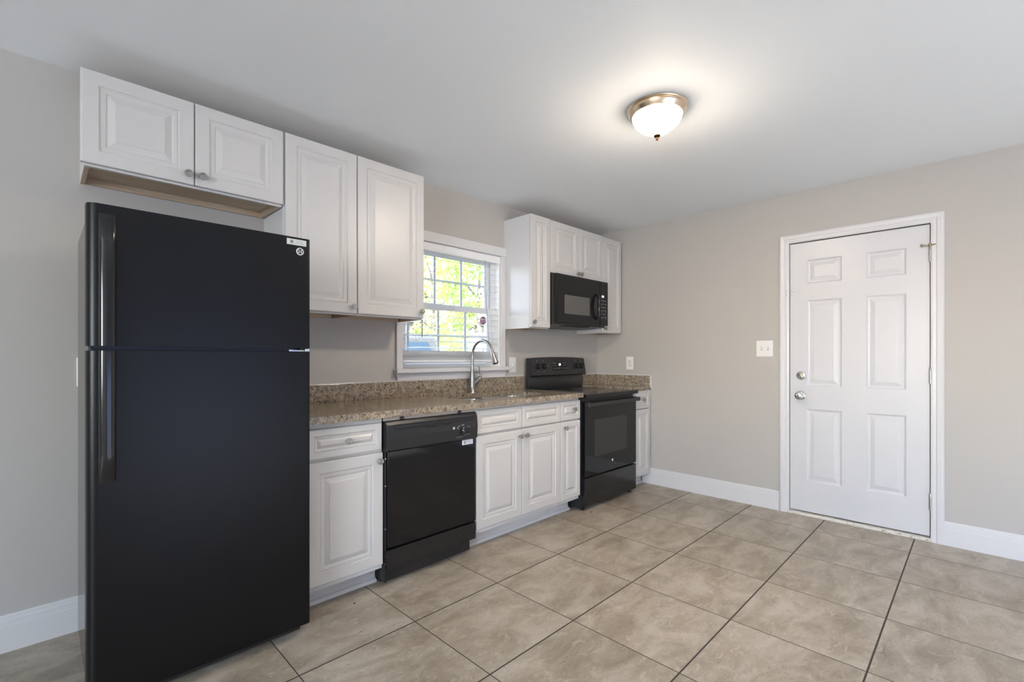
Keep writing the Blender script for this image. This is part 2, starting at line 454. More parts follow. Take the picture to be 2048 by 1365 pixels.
b = B(); box(b, XW+0.046, XW+0.10, DY0-0.03, DY1+0.03, 0, DZ1+0.03); obj('gap_shade_panel', b, DARK, door)  # near-black slab behind the leaf, painted shade for the gaps around it
def knob_lathe(bm, prof, M, n=28): lathe(bm, prof, M, n)
b = B(); lathe(b, [(0, 0), (0.033, 0), (0.033, 0.005), (0.028, 0.010), (0.014, 0.013), (0.012, 0.03), (0.018, 0.034), (0.026, 0.042), (0.0285, 0.052), (0.027, 0.062), (0.018, 0.069), (0, 0.071)], FX(XW+0.004, 0.955, 0.896), 32)
obj('door_knob', b, CHROME, door, smooth=True, label='polished round door knob')
b = B(); lathe(b, [(0, 0), (0.032, 0), (0.032, 0.007), (0.028, 0.014), (0.012, 0.016), (0, 0.016)], FX(XW+0.004, 0.952, 1.045), 32)
db = obj('deadbolt', b, CHROME, door, smooth=True, label='round nickel deadbolt with thumb turn')
b = B(); box(b, -0.004, 0.004, -0.016, 0.016, 0.015, 0.030, 0.002, M=FX(XW+0.004, 0.952, 1.045) @ Matrix.Rotation(math.radians(25), 4, 'Z'))
obj('thumb_turn', b, ANTIQ, db)
for zc in (1.845, 1.065, 0.255):
    b = B(); hM = Matrix.Translation((XW-0.006, 0.2265, zc))
    lathe(b, [(0, -0.05), (0.0065, -0.05), (0.0065, -0.017), (0.0058, -0.0165), (0.0058, -0.0155), (0.0065, -0.015), (0.0065, 0.015), (0.0058, 0.0155), (0.0058, 0.0165), (0.0065, 0.017), (0.0065, 0.05), (0.004, 0.055), (0, 0.056)], hM, 16)
    box(b, XW-0.003, XW+0.004, 0.2235, 0.2325, zc-0.05, zc+0.05)
    obj('hinge', b, NICKEL, door, smooth=True)
b = B(); tube(b, [(XW-0.008, 0.228, 1.902), (XW-0.028, 0.262, 1.902)], 0.004, 10); tube(b, [(XW-0.028, 0.262, 1.902), (XW-0.032, 0.270, 1.902)], 0.009, 12)
tube(b, [(XW-0.008, 0.228, 1.902), (XW-0.026, 0.200, 1.903)], 0.003, 10); tube(b, [(XW-0.008, 0.2265, 1.893), (XW-0.008, 0.2265, 1.912)], 0.009, 12)
obj('hinge_pin_stop', b, ANTIQ, door, smooth=True, label='brass hinge-pin door stop')
b = B()
for y, z in ((1.018, 1.690), (1.018, 1.672), (1.018, 1.655), (1.008, 1.680), (0.965, 1.690), (0.965, 1.668)):
    lathe(b, [(0, 0), (0.0022, 0), (0.0022, 0.0004), (0, 0.0004)], FX(XW+0.004, y, z), 10)
box(b, XW+0.0036, XW+0.0042, 0.972, 1.004, 1.6775, 1.6785)
for y, z in ((1.048, 1.687), (1.054, 1.668), (1.047, 1.652)):
    lathe(b, [(0, 0), (0.0030, 0), (0.0030, 0.0004), (0, 0.0004)], FX(XW-0.0132, y, z), 10)
obj('screw_holes', b, simple('old_screw_marks', (0.28, 0.17, 0.14), 0.7), door, label='brown screw holes left by a removed latch')
def thr_mat():
    m, nt, bs = mat('worn_white_threshold')
    n = noise(nt, mapping(nt, pos(nt), (4, 1, 4)), 26, 5, 0.7)
    nt.links.new(ramp(nt, n, [(0.36, (0.20, 0.15, 0.10)), (0.46, (0.72, 0.68, 0.60))]), bs.inputs['Base Color']); bs.inputs['Roughness'].default_value = 0.5
    return m
b = B(); box(b, XW-0.022, XW+0.05, DY0-0.004, DY1+0.004, 0, 0.022, 0.005); struct('trim_2', b, thr_mat())

# ------------------------------------------------------------------ kitchen window
win = bpy.data.objects.new('window_1', None); C.objects.link(win); win.location = ((WX0+WX1)/2, YW, WZ0)
win['kind'] = 'structure'; win['label'] = 'white double-hung window above the sink'; win['category'] = 'window'
b = B()
box(b, 1.690, 1.738, YW-0.019, YW, WZ0-0.004, 2.004, 0.003); box(b, 2.658, 2.708, YW-0.019, YW, WZ0-0.004, 2.004, 0.003)
prism(b, [(1.684, 2.004), (2.706, 2.004), (2.722, 2.060), (2.722, 2.076), (1.674, 2.076), (1.674, 2.060)], YW-0.024, YW, 'xz', bev=0.003)
obj('casing', b, TRIM, win)
b = B(); box(b, 1.672, 2.746, YW-0.052, YW+0.075, 1.074, WZ0, 0.006); obj('window_sill', b, TRIM, win)
b = B(); prism(b, [(1.700, 1.024), (2.700, 1.024), (2.722, 1.074), (1.684, 1.074)], YW-0.018, YW, 'xz', bev=0.003); obj('apron', b, TRIM, win)
b = B()     # jamb liners and frame
for x0, x1 in ((WX0, WX0+0.012), (WX1-0.012, WX1)): box(b, x0, x1, YW, YW+0.16, WZ0, WZ1)
box(b, WX0, WX1, YW, YW+0.16, WZ1-0.012, WZ1)
for x0, x1 in ((WX0+0.012, WX0+0.042), (WX1-0.042, WX1-0.012)):
    box(b, x0, x1, 2.845, 2.855, WZ0, WZ1-0.012); box(b, x0, x1, 2.876, 2.884, WZ0, WZ1-0.012); box(b, x0, x1, 2.908, 2.93, WZ0, WZ1-0.012)
box(b, WX0+0.012, WX1-0.012, 2.90, 2.94, WZ1-0.045, WZ1-0.012); box(b, WX0+0.012, WX1-0.012, 2.85, 2.94, WZ0, WZ0+0.03)
obj('window_frame', b, VINYL, win)
def sash(name, y0, y1, z0, z1, top, bot, side, muntx, muntz):
    x0, x1 = WX0+0.030, WX1-0.030
    s = B()
    box(s, x0, x0+side, y0, y1, z0, z1, 0.003); box(s, x1-side, x1, y0, y1, z0, z1, 0.003)
    box(s, x0+side, x1-side, y0+0.001, y1-0.001, z1-top, z1-0.001); box(s, x0+side, x1-side, y0+0.001, y1-0.001, z0+0.001, z0+bot)
    so = obj(name, s, VINYL, win)
    ym = (y0+y1)/2
    g = B(); box(g, x0+side-0.004, x1-side+0.004, ym-0.002, ym+0.002, z0+bot-0.004, z1-top+0.004); obj('pane', g, PANE, so)
    m = B()
    for x in muntx: box(m, x-0.008, x+0.008, ym-0.006, ym+0.006, z0+bot-0.002, z1-top+0.002)
    for z in muntz: box(m, x0+side-0.002, x1-side+0.002, ym-0.0055, ym+0.0055, z-0.008, z+0.008)
    obj('muntins', m, simple('muntin_white', (0.62, 0.66, 0.68), 0.4), so)
    return so
sash('upper_sash', 2.886, 2.908, 1.540, 1.972, 0.035, 0.042, 0.045, (1.835+0.0, 2.088, 2.342), (1.760,))
sash('lower_sash', 2.853, 2.877, 1.135, 1.575, 0.040, 0.050, 0.045, (1.835, 2.098, 2.356), (1.345,))

# octagonal sticker on the lower pane
b = B(); stM = FY(2.536, 2.8515, 1.478)
oc = [(0.036*math.cos(PI/8+k*PI/4), 0.036*math.sin(PI/8+k*PI/4)) for k in range(8)]
prism(b, oc, 0, 0.0008, 'xy', 0, stM)
oi = [(x*0.93, y*0.93) for x, y in oc]
def clip_band(poly, lo, hi):
    out = []
    for y in (lo, hi):
        xs = []
        for (xa, ya), (xb_, yb_) in zip(poly, poly[1:]+poly[:1]):
            if (ya-y)*(yb_-y) < 0: xs.append(xa+(xb_-xa)*(y-ya)/(yb_-ya))
        out.append((min(xs), max(xs)))
    return [(out[0][0], lo), (out[0][1], lo), (out[1][1], hi), (out[1][0], hi)]
prism(b, clip_band(oi, 0.013, 0.0305), 0.0008, 0.0012, 'xy', 1, stM); prism(b, clip_band(oi, -0.0305, -0.013), 0.0008, 0.0012, 'xy', 1, stM)
for x in (-0.022, -0.003, 0.016):
    box(b, x-0.007, x+0.006, 0.002, 0.009, 0.0008, 0.0012, mi=1, M=stM); box(b, x-0.006, x+0.007, -0.009, -0.002, 0.0008, 0.0012, mi=1, M=stM)
for x in (-0.014, -0.004, 0.006, 0.014):
    box(b, x-0.003, x+0.003, 0.018, 0.021, 0.0012, 0.0014, mi=0, M=stM); box(b, x-0.003, x+0.003, -0.024, -0.019, 0.0012, 0.0014, mi=0, M=stM)
tag(obj('window_sticker', b, [PINK, MAROON]), 'octagonal maroon and pink alarm sticker on the window pane behind the blind', 'sticker')

# blind
bl = thing('window_blind', (2.198, 2.80, WZ0+0.03), 'white horizontal slat blind hanging in the window over the sink, bottom slats bunched', 'blind')
b = B(); box(b, 1.742, 2.654, 2.772, 2.784, 1.940, 1.998, 0.004); box(b, 1.743, 1.752, 2.785, 2.83, 1.942, 1.996); box(b, 2.644, 2.653, 2.785, 2.83, 1.942, 1.996)
obj('valance', b, BLIND, bl)
b = B(); box(b, 1.754, 2.642, 2.788, 2.838, 1.945, 1.992, 0.003); obj('headrail', b, BLIND, bl)
b = B()
def slat(bm, zc, tilt, x0=1.748, x1=2.648, yc=2.812, dz=0.0, bend=0.0, wd=0.050):
    t = bmesh.new(); n = 12; ang = math.radians(tilt); rows = []
    for i in range(n+1):
        f = i/n; x = x0+(x1-x0)*f
        zz = zc + dz*(f-0.5) + bend*max(0, 1-f*7)
        r = []
        for s in (-1, -0.5, 0, 0.5, 1):
            y = s*wd/2; crown = 0.0012*(1-s*s)
            r.append((x, yc+y*math.cos(ang)-crown*math.sin(ang), zz+y*math.sin(ang)+crown))
        rows.append(r)
    top = [[t.verts.new(p) for p in r] for r in rows]; bot = [[t.verts.new((p[0], p[1], p[2]-0.0013)) for p in r] for r in rows]
    for i in range(n):
        for k in range(4):
            t.faces.new((top[i][k], top[i+1][k], top[i+1][k+1], top[i][k+1])); t.faces.new((bot[i][k], bot[i][k+1], bot[i+1][k+1], bot[i+1][k]))
        t.faces.new((top[i][0], bot[i][0], bot[i+1][0], top[i+1][0])); t.faces.new((top[i][4], top[i+1][4], bot[i+1][4], bot[i][4]))
    for i in (0, n):
        for k in range(4): t.faces.new((top[i][k], top[i][k+1], bot[i][k+1], bot[i][k]))
    bmesh.ops.recalc_face_normals(t, faces=t.faces[:])
    merge(bm, t, 0)
z = 1.899
for k in range(15):
    zz = 1.899 - 0.0462*k
    slat(b, zz, 10, dz=(0.004 if k < 11 else -0.006), bend=(0.0 if k < 10 else (0.012 if k % 2 else -0.008)))
obj('slats', b, BLIND, bl, smooth=True)
b = B()
for k in range(6): slat(b, 1.212-0.0085*k, -52+k*4, yc=2.802-0.001*k, x0=1.752, x1=2.646, wd=0.042, dz=-0.004)
obj('bunched_slats', b, BLIND, bl, smooth=True)
b = B(); box(b, 1.745, 2.646, 2.785, 2.835, 1.146, 1.163, 0.004); obj('bottom_rail', b, BLIND, bl)
b = B(); prism(b, [(2.772, 1.190), (2.790, 1.222), (2.806, 1.218), (2.806, 1.150), (2.780, 1.138)], 1.742, 1.746, 'yz'); obj('end_cap', b, GREYV, bl, label='grey end of the bunched slats')
b = B(); tube(b, [(1.889, 2.766, 1.955), (1.889, 2.764, 1.60), (1.888, 2.764, 1.324)], 0.0035, 8); obj('wand', b, CORD, bl, smooth=True)
b = B()
tube(b, [(2.484, 2.768, 1.95), (2.486, 2.768, 1.76), (2.491, 2.767, 1.745), (2.486, 2.768, 1.73), (2.505, 2.768, 1.50), (2.525, 2.768, 1.30)], 0.0017, 6)
tube(b, [(2.525, 2.768, 1.30), (2.520, 2.768, 1.285), (2.516, 2.768, 1.270)], [0.002, 0.005, 0.006], 8)
obj('pull_cord', b, CORD, bl, smooth=True)
b = B()
for x in (1.885, 2.198, 2.510):
    for y in (2.789, 2.836): tube(b, [(x, y, 1.945), (x, y, 1.160)], 0.0009, 5)
obj('ladder_cords', b, BLIND, bl)

# ------------------------------------------------------------------ cabinets
DOORP = [(0.054, 0), (0.056, -0.0045), (0.0595, -0.0065), (0.064, -0.0045), (0.076, -0.0055), (0.080, -0.0085), (0.083, -0.0085), (0.104, -0.0015), (0.106, 0.0)]
def prof(scale): return [(a*scale, o) for a, o in DOORP]
KPROF = [(0, 0), (0.0075, 0), (0.0075, 0.002), (0.0052, 0.004), (0.005, 0.013), (0.008, 0.016), (0.0150, 0.0185), (0.0162, 0.022), (0.0152, 0.025), (0.0115, 0.0255), (0.0105, 0.0245), (0.0065, 0.0245), (0.0055, 0.027), (0, 0.0285)]
def knob(x, y, z, parent):
    b = B(); lathe(b, KPROF, FY(x, y, z), 20); return obj('knob', b, NICKEL, parent, smooth=True)
def cab_door(name, x0, x1, z0, z1, yf, parent, k=None, scale=1.0):
    b = B(); wd = x1-x0; sc = min(scale, (min(wd, z1-z0)/2-0.004)/0.108)
    panel(b, wd, z1-z0, prof(sc), FY(x0, yf, z0))
    d = obj(name, b, CAB, parent)
    if k: knob(k[0], yf, k[1], d)
    return d
WY = 2.484          # face of the wall cabinet doors
def wall_cab(label, x0, x1, z0, z1, doors, side_l=True):
    t = thing('wall_cabinet', ((x0+x1)/2, YW, z0), label, 'cabinet', 'white wall cabinets')
    fy = WY+0.0195; b = B()
    box(b, x0, x0+0.015, fy+0.018, YW, z0, z1, mi=0); box(b, x1-0.015, x1, fy+0.018, YW, z0, z1, mi=0)
    box(b, x0+0.015, x1-0.015, fy+0.018, YW, z1-0.030, z1-0.015, mi=1)
    box(b, x0, x1, fy, fy+0.018, z0, z0+0.040, mi=2); box(b, x0, x1, fy, fy+0.018, z1-0.04, z1, mi=0)
    box(b, x0, x0+0.035, fy, fy+0.018, z0+0.04, z1-0.04, mi=0); box(b, x1-0.035, x1, fy, fy+0.018, z0+0.04, z1-0.04, mi=0)
    obj('carcass', b, [CABSIDE, MAPLE, FRAMEG], t)
    b = B()
    box(b, x0+0.015, x1-0.015, fy+0.018, YW-0.001, z0+0.028, z0+0.040); box(b, x0+0.015, x1-0.015, YW-0.014, YW-0.001, z0, z0+0.028)
    box(b, x0+0.0145, x0+0.016, fy+0.018, YW-0.001, z0+0.0005, z0+0.04); box(b, x1-0.016, x1-0.0145, fy+0.018, YW-0.001, z0+0.0005, z0+0.04)
    box(b, x0+0.001, x0+0.0145, fy+0.018, YW-0.001, z0-0.001, z0+0.0005); box(b, x1-0.0145, x1-0.001, fy+0.018, YW-0.001, z0-0.001, z0+0.0005)
    obj('underside', b, MAPLE, t, label='bare maple underside')
    for dx0, dx1, dz0, dz1, k, sc in doors: cab_door('door', dx0, dx1, dz0, dz1, WY, t, k, sc)
    return t
kY = WY-0.02
wall_cab('short two-door white cabinet hanging above the black refrigerator', 0.1265, 0.866, 1.944, 2.320,
         [(0.114, 0.4895, 1.953, 2.321, (0.466, 1.995), 1.0), (0.493, 0.868, 1.953, 2.321, (0.520, 1.995), 1.0)])
wall_cab('narrower tall white cabinet just beside the short cabinet over the refrigerator', 0.872, 1.2635, 1.420, 2.321, [(0.8785, 1.2625, 1.430, 2.322, (1.240, 1.468), 1.0)])
wall_cab('wider tall white cabinet hanging right next to the window', 1.266, 1.712, 1.420, 2.321, [(1.268, 1.712, 1.430, 2.322, (1.688, 1.468), 1.0)])
wall_cab('slim tall white cabinet between the window and the microwave, its side catching daylight', 2.709, 2.9425, 1.412, 2.307, [(2.710, 2.9415, 1.420, 2.308, (2.736, 1.462), 0.95)])
wall_cab('short two-door white cabinet directly above the microwave', 2.945, 3.690, 1.872, 2.304, [(2.946, 3.3275, 1.876, 2.305, (3.303, 1.906), 1.0), (3.3305, 3.689, 1.876, 2.305, (3.354, 1.906), 1.0)])
wall_cab('tall white cabinet in the corner on the far side of the microwave', 3.6925, 4.012, 1.406, 2.302, [(3.694, 4.010, 1.412, 2.303, (3.722, 1.448), 1.0)])

BY = 2.156
def base_cab(label, x0, x1, fronts, toe=(None, None), filler=None):
    t = thing('base_cabinet', ((x0+x1)/2, YW, 0), label, 'cabinet', 'white base cabinets')
    fy = BY+0.0195; b = B()
    box(b, x0, x0+0.016, fy+0.018, YW-0.01, 0.105, 0.876); box(b, x1-0.016, x1, fy+0.018, YW-0.01, 0.105, 0.876)
    box(b, x0, x1, fy+0.018, YW-0.01, 0.105, 0.121)
    box(b, x0, x1, fy, fy+0.018, 0.105, 0.145); box(b, x0, x1, fy, fy+0.018, 0.836, 0.876, mi=1); box(b, x0, x1, fy, fy+0.018, 0.690, 0.730, mi=1)
    for za, zb in ((0.145, 0.690), (0.730, 0.836)):
        box(b, x0, x0+0.03, fy, fy+0.018, za, zb); box(b, x1-0.03, x1, fy, fy+0.018, za, zb)
    if filler: box(b, x1, filler, fy+0.01, fy+0.03, 0.105, 0.876)
    obj('carcass', b, [CABSIDE, FRAMEG], t)
    tx0, tx1 = toe[0] or x0, toe[1] or x1
    b = B(); box(b, tx0, tx1, 2.276, 2.292, 0.0, 0.107); obj('toe_kick', b, CABSIDE, t)
    b = B(); prism(b, [(2.276, 0), (2.257, 0), (2.2585, 0.008), (2.264, 0.015), (2.276, 0.019)], tx0, tx1, 'yz'); obj('shoe_molding', b, TRIM, t)
    for nm, fx0, fx1, fz0, fz1, k, sc in fronts: cab_door(nm, fx0, fx1, fz0, fz1, BY, t, k, sc)
    return t
base_cab('white base cabinet with one drawer and one door between refrigerator and dishwasher', 0.852, 1.240,
         [('drawer', 0.854, 1.231, 0.714, 0.852, (1.046, 0.783), 0.58), ('door', 0.854, 1.237, 0.129, 0.700, (1.213, 0.660), 1.0)], toe=(None, 1.258))
base_cab('white sink base cabinet with two doors and two blank fronts below the faucet', 1.860, 2.6695,
         [('false_front', 1.864, 2.263, 0.716, 0.860, None, 0.58), ('false_front', 2.267, 2.668, 0.716, 0.859, None, 0.58),
          ('door', 1.864, 2.262, 0.135, 0.704, (2.240, 0.661), 1.0), ('door', 2.266, 2.668, 0.134, 0.707, (2.298, 0.663), 1.0)], toe=(1.862, None))
base_cab('slim white base cabinet with one drawer and one door beside the range, sink side', 2.671, 2.906,
         [('drawer', 2.674, 2.905, 0.716, 0.858, (2.822, 0.795), 0.56), ('door', 2.674, 2.905, 0.133, 0.708, (2.716, 0.663), 0.78)])
base_cab('slim white base cabinet in the corner between the range and the door wall', 3.706, 3.968,
         [('drawer', 3.716, 3.962, 0.716, 0.858, (3.842, 0.794), 0.56), ('door', 3.716, 3.962, 0.125, 0.712, None, 0.78)], toe=(None, 4.019), filler=4.030)

# ------------------------------------------------------------------ worktops
CF, CT, CB_ = 2.130, 0.9125, 0.878
def rounded_loop(pts, r=0.05, n=6):
    out = []; N = len(pts)
    for i in range(N):
        p0, p, p1 = Vector(pts[i-1]), Vector(pts[i]), Vector(pts[(i+1) % N])
        a = (p0-p).normalized(); c = (p1-p).normalized()
        rr = min(r, (p0-p).length*0.45, (p1-p).length*0.45)
        s, e = p+a*rr, p+c*rr
        for k in range(n+1):
            f = k/n; out.append(((1-f)**2*s + 2*f*(1-f)*p + f*f*e)[:2])
    return out
SINK = rounded_loop([(1.925, 2.275), (2.665, 2.275), (2.665, 2.650), (2.60, 2.665), (1.99, 2.665), (1.925, 2.600)], 0.11)
def top_with_hole(bm, x0, x1, y0, y1, z0, z1, hole):
    t = bmesh.new()
    n = len(hole)
    def ring(z, pts): return [t.verts.new((p[0], p[1], z)) for p in pts]
    cx = sum(p[0] for p in hole)/n; cy = sum(p[1] for p in hole)/n
    outer = []
    for p in hole:
        dx, dy = p[0]-cx, p[1]-cy
        k = min(((x1-cx)/dx if dx > 1e-9 else 1e9), ((x0-cx)/dx if dx < -1e-9 else 1e9), ((y1-cy)/dy if dy > 1e-9 else 1e9), ((y0-cy)/dy if dy < -1e-9 else 1e9))
        outer.append((cx+dx*k, cy+dy*k))
    # make sure the four corners are on the outer ring
    for cxr, cyr in ((x0, y0), (x1, y0), (x1, y1), (x0, y1)):
        i = min(range(n), key=lambda q: (outer[q][0]-cxr)**2+(outer[q][1]-cyr)**2); outer[i] = (cxr, cyr)
    ht, hb, ot, ob = ring(z1, hole), ring(z0, hole), ring(z1, outer), ring(z0, outer)
    for i in range(n):
        j = (i+1) % n
        for q in ((ht[i], ht[j], ot[j], ot[i]), (hb[i], ob[i], ob[j], hb[j]), (ht[i], hb[i], hb[j], ht[j]), (ot[i], ot[j], ob[j], ob[i])): t.faces.new(q)
    bmesh.ops.recalc_face_normals(t, faces=t.faces[:])
    merge(bm, t)
ct = thing('granite_worktop', (1.88, YW, CB_), 'long beige speckled granite worktop over the dishwasher and sink', 'worktop', 'granite worktops')
b = B(); top_with_hole(b, 1.80, 2.80, CF, YW-0.002, CB_, CT, SINK)
box(b, 0.850, 1.80, CF, YW-0.002, CB_, CT); box(b, 2.80, 2.912, CF, YW-0.002, CB_, CT)
bmesh.ops.remove_doubles(b, verts=b.verts[:], dist=1e-5)
obj('slab', b, GRANITE, ct)
b = B(); box(b, 0.850, 2.928, 2.766, YW-0.001, CT, 1.020, 0.002); obj('backsplash', b, GRANITE, ct)
b = B(); box(b, 0.850, 2.928, 2.7665, YW-0.0005, 1.020, 1.0245, 0.001); box(b, 2.928, 2.9315, 2.768, YW-0.0005, CT, 1.022); obj('caulk_line', b, TRIM, ct)
ct2 = thing('granite_worktop', (3.87, YW, CB_), 'small granite worktop in the corner past the black range', 'worktop', 'granite worktops')
b = B(); box(b, 3.704, XW-0.002, 2.178, YW-0.002, CB_, CT, 0.002); obj('slab', b, GRANITE, ct2)
b = B(); box(b, 3.704, XW-0.002, 2.766, YW-0.001, CT, 1.010, 0.002); box(b, 4.016, XW-0.001, 2.183, 2.766, CT-0.028, 1.008, 0.002); obj('backsplash', b, GRANITE, ct2)
b = B(); box(b, 4.0165, XW-0.0005, 2.183, 2.77, 1.008, 1.0135); box(b, 3.704, 4.02, 2.768, YW-0.0005, 1.010, 1.0145); box(b, 4.018, XW-0.0005, 2.1755, 2.183, CT-0.02, 1.0078); obj('caulk_line', b, TRIM, ct2)

# ------------------------------------------------------------------ sink and faucet
sk = thing('sink', (2.295, 2.46, CB_), 'stainless steel double-bowl undermount sink set in the granite', 'sink')
def bowl(name, x0, x1, y0, y1, depth):
    t = B(); lp = rounded_loop([(x0, y0), (x1, y0), (x1, y1), (x0, y1)], 0.07)
    cx, cy = (x0+x1)/2, (y0+y1)/2; rows = []
    for s, z in ((1.03, CB_-0.001), (1.0, CB_-0.001), (0.985, CB_-0.02), (0.95, CB_-depth+0.04), (0.88, CB_-depth+0.01), (0.78, CB_-depth), (0.10, CB_-depth-0.004)):
        rows.append([t.verts.new((cx+(p[0]-cx)*s, cy+(p[1]-cy)*s, z)) for p in lp])
    for a, c in zip(rows, rows[1:]):
        for i in range(len(lp)): t.faces.new((a[i], a[(i+1) % len(lp)], c[(i+1) % len(lp)], c[i]))
    t.faces.new(rows[-1]); bmesh.ops.recalc_face_normals(t, faces=t.faces[:])
    o = obj(name, t, STEEL, sk, smooth=True)
    d = B(); lathe(d, [(0, 0), (0.042, 0), (0.042, 0.004), (0.034, 0.005), (0.030, 0.001), (0, 0.001)], Matrix.Translation((cx, cy, CB_-depth-0.003)), 24); obj('drain', d, CHROME, o, smooth=True)
bowl('bowl', 1.925, 2.270, 2.278, 2.655, 0.17)
bowl('bowl', 2.305, 2.665, 2.278, 2.660, 0.20)

FXp, FYp = 2.312, 2.722
fa = thing('faucet', (FXp, FYp, CT), 'brushed nickel gooseneck pull-down faucet standing behind the sink', 'faucet')
T_ = Matrix.Translation
b = B(); lathe(b, [(0, 0), (0.026, 0), (0.026, 0.006), (0.0205, 0.010), (0.0195, 0.06), (0.0200, 0.10), (0.0185, 0.135), (0.0135, 0.165), (0.0120, 0.18), (0, 0.18)], T_((FXp, FYp, CT)), 28)
tube(b, [(FXp, FYp, CT+0.060), (FXp+0.020, FYp-0.004, CT+0.075), (FXp+0.040, FYp-0.008, CT+0.090), (FXp+0.052, FYp-0.011, CT+0.099)], [0.017, 0.0175, 0.0180, 0.0175], 20)
obj('body', b, NICKEL, fa, smooth=True, angle=60)
R_, zc_ = 0.112, 1.197
pts = [(FXp, FYp, CT+0.15), (FXp, FYp, 1.10), (FXp, FYp, zc_)]
for k in range(1, 17):
    a = PI - math.radians(168)*k/16
    pts.append((FXp, FYp-R_-R_*math.cos(a)*1.0, zc_+R_*0.98*math.sin(a)))
b = B(); tube(b, pts, 0.0112, 18); obj('spout', b, NICKEL, fa, smooth=True)
e = Vector(pts[-1]); dr = (e-Vector(pts[-2])).normalized(); dr = (dr + Vector((0, -0.10, 0))).normalized()
b = B(); tube(b, [e-dr*0.004, e+dr*0.004, e+dr*0.020, e+dr*0.075, e+dr*0.088], [0.0118, 0.0135, 0.0150, 0.0215, 0.0220], 22)
sh = obj('spray_head', b, NICKEL, fa, smooth=True, angle=60)
b = B(); tube(b, [e+dr*0.0875, e+dr*0.0905], [0.0185, 0.0175], 22); obj('spray_face', b, BLACKS, sh)
b = B(); h0 = Vector((FXp+0.054, FYp-0.0115, CT+0.101)); hd = Vector((0.80, -0.16, 0.58)).normalized()
tube(b, [h0, h0+hd*0.004, h0+hd*0.020, h0+hd*0.026], [0.0175, 0.0180, 0.0165, 0.010], 20)
p0 = h0+hd*0.014
tube(b, [p0+Vector((0.008, 0, 0.0)), p0+Vector((0.006, -0.001, 0.030)), p0+Vector((-0.004, -0.002, 0.062)), p0+Vector((-0.016, -0.003, 0.092))], [0.0095, 0.0075, 0.0060, 0.0045], 14)
obj('lever_handle', b, NICKEL, fa, smooth=True, angle=60)

# ------------------------------------------------------------------ refrigerator
RX0, RX1, RYF = 0.107, 0.820, 2.030
fr = thing('refrigerator', ((RX0+RX1)/2, 2.40, 0), 'tall black top-freezer refrigerator at the end of the cabinets', 'refrigerator')
b = B(); box(b, RX0+0.009, RX1-0.006, 2.105, 2.69, 0.045, 1.672, 0.006)
obj('body', b, BLACK, fr)
def fridge_door(name, z0, z1):
    b = B()
    pr = [(RX0, 2.098), (RX0, 2.060)]
    for k in range(1, 9):
        a = PI + (PI/2)*k/8; pr.append((RX0+0.030+0.030*math.cos(a), 2.060+0.030*math.sin(a)))
    for k in range(0, 7):
        a = 1.5*PI + (PI/2)*k/6; pr.append((RX1-0.012+0.012*math.cos(a), RYF+0.012+0.012*math.sin(a)))
    pr.append((RX1, 2.098))
    prism(b, pr, z0, z1, 'xy')
    d = obj(name, b, FRIDGE, fr, smooth=True, angle=25)
    g = B(); box(g, RX0+0.012, RX1-0.012, 2.097, 2.106, z0+0.006, z1-0.006); obj('gasket', g, RUBBER, d)
    return d
fd = fridge_door('freezer_door', 1.2235, 1.688)
rd = fridge_door('fridge_door', 0.052, 1.2080)
def fr_handle(z0, z1, taper, parent):
    """full-height moulded grip: a half round bar that fades into the door at one end"""
    b = B(); t = bmesh.new(); rows = []; n = 14; st = 14
    for i in range(st+1):
        f = i/st; zz = z0+(z1-z0)*f
        e_ = f if taper == 'bottom' else 1-f
        dp = 0.034*min(1.0, 0.35+e_*5)
        row = []
        for k in range(n+1):
            a = PI*k/n; row.append(t.verts.new((0.158-0.0225*math.cos(a), RYF+0.002-dp*(math.sin(a)**0.38 if 0 < k < n else 0), zz)))
        rows.append(row)
    for a, c in zip(rows, rows[1:]):
        for k in range(n): t.faces.new((a[k], a[k+1], c[k+1], c[k]))
        t.faces.new((a[n], a[0], c[0], c[n]))
    t.faces.new(rows[0]); t.faces.new(rows[-1])
    bmesh.ops.recalc_face_normals(t, faces=t.faces[:]); merge(b, t)
    return obj('handle', b, BLACK, parent, smooth=True, angle=50)
fr_handle(1.2235, 1.655, 'top', fd); fr_handle(0.778, 1.2080, 'bottom', rd)
b = B(); bM = FY(0.7755, RYF, 1.6305)
lathe(b, [(0, 0), (0.0155, 0), (0.0155, 0.0015), (0.0135, 0.0022), (0, 0.0022)], bM, 32, mi=0)
lathe(b, [(0.0108, 0.0022), (0.0118, 0.0022), (0.0118, 0.0026), (0.0108, 0.0026)], bM, 32, mi=1)
lathe(b, [(0, 0.0022), (0.0100, 0.0022), (0.0100, 0.0026), (0, 0.0026)], bM, 32, mi=1)
text(b, 'GE', 0.0150, bM @ T_((0, 0, 0.003)), mi=0)
for k in range(4):
    a = PI/4+k*PI/2; lathe(b, [(0, 0.0026), (0.0022, 0.0026), (0.0022, 0.003), (0, 0.003)], bM @ T_((0.0082*math.cos(a), 0.0082*math.sin(a), 0)), 10, mi=0)
obj('badge', b, [WHITEP, DARK], fd, label='round white maker badge')
def sticker(parent, M, wd, ht, base):
    b = B(); box(b, 0, wd, 0, ht, 0, 0.0006, mi=0, M=M)
    r = ht*0.34
    lathe(b, [(r*0.72, 0.0006), (r, 0.0006), (r, 0.0009), (r*0.72, 0.0009)], M @ T_((wd*0.25, ht*0.5, 0)), 20, mi=1)
    box(b, wd*0.22, wd*0.28, ht*0.35, ht*0.65, 0.0006, 0.0009, mi=1, M=M)
    box(b, wd*0.46, wd*0.80, ht*0.72, ht*0.80, 0.0006, 0.0009, mi=1, M=M)
    for k in range(3): box(b, wd*0.42, wd*(0.92-0.05*k), ht*(0.20+0.16*k), ht*(0.25+0.16*k), 0.0006, 0.0008, mi=1, M=M)
    return obj('label_sticker', b, [base, GREYP], parent)
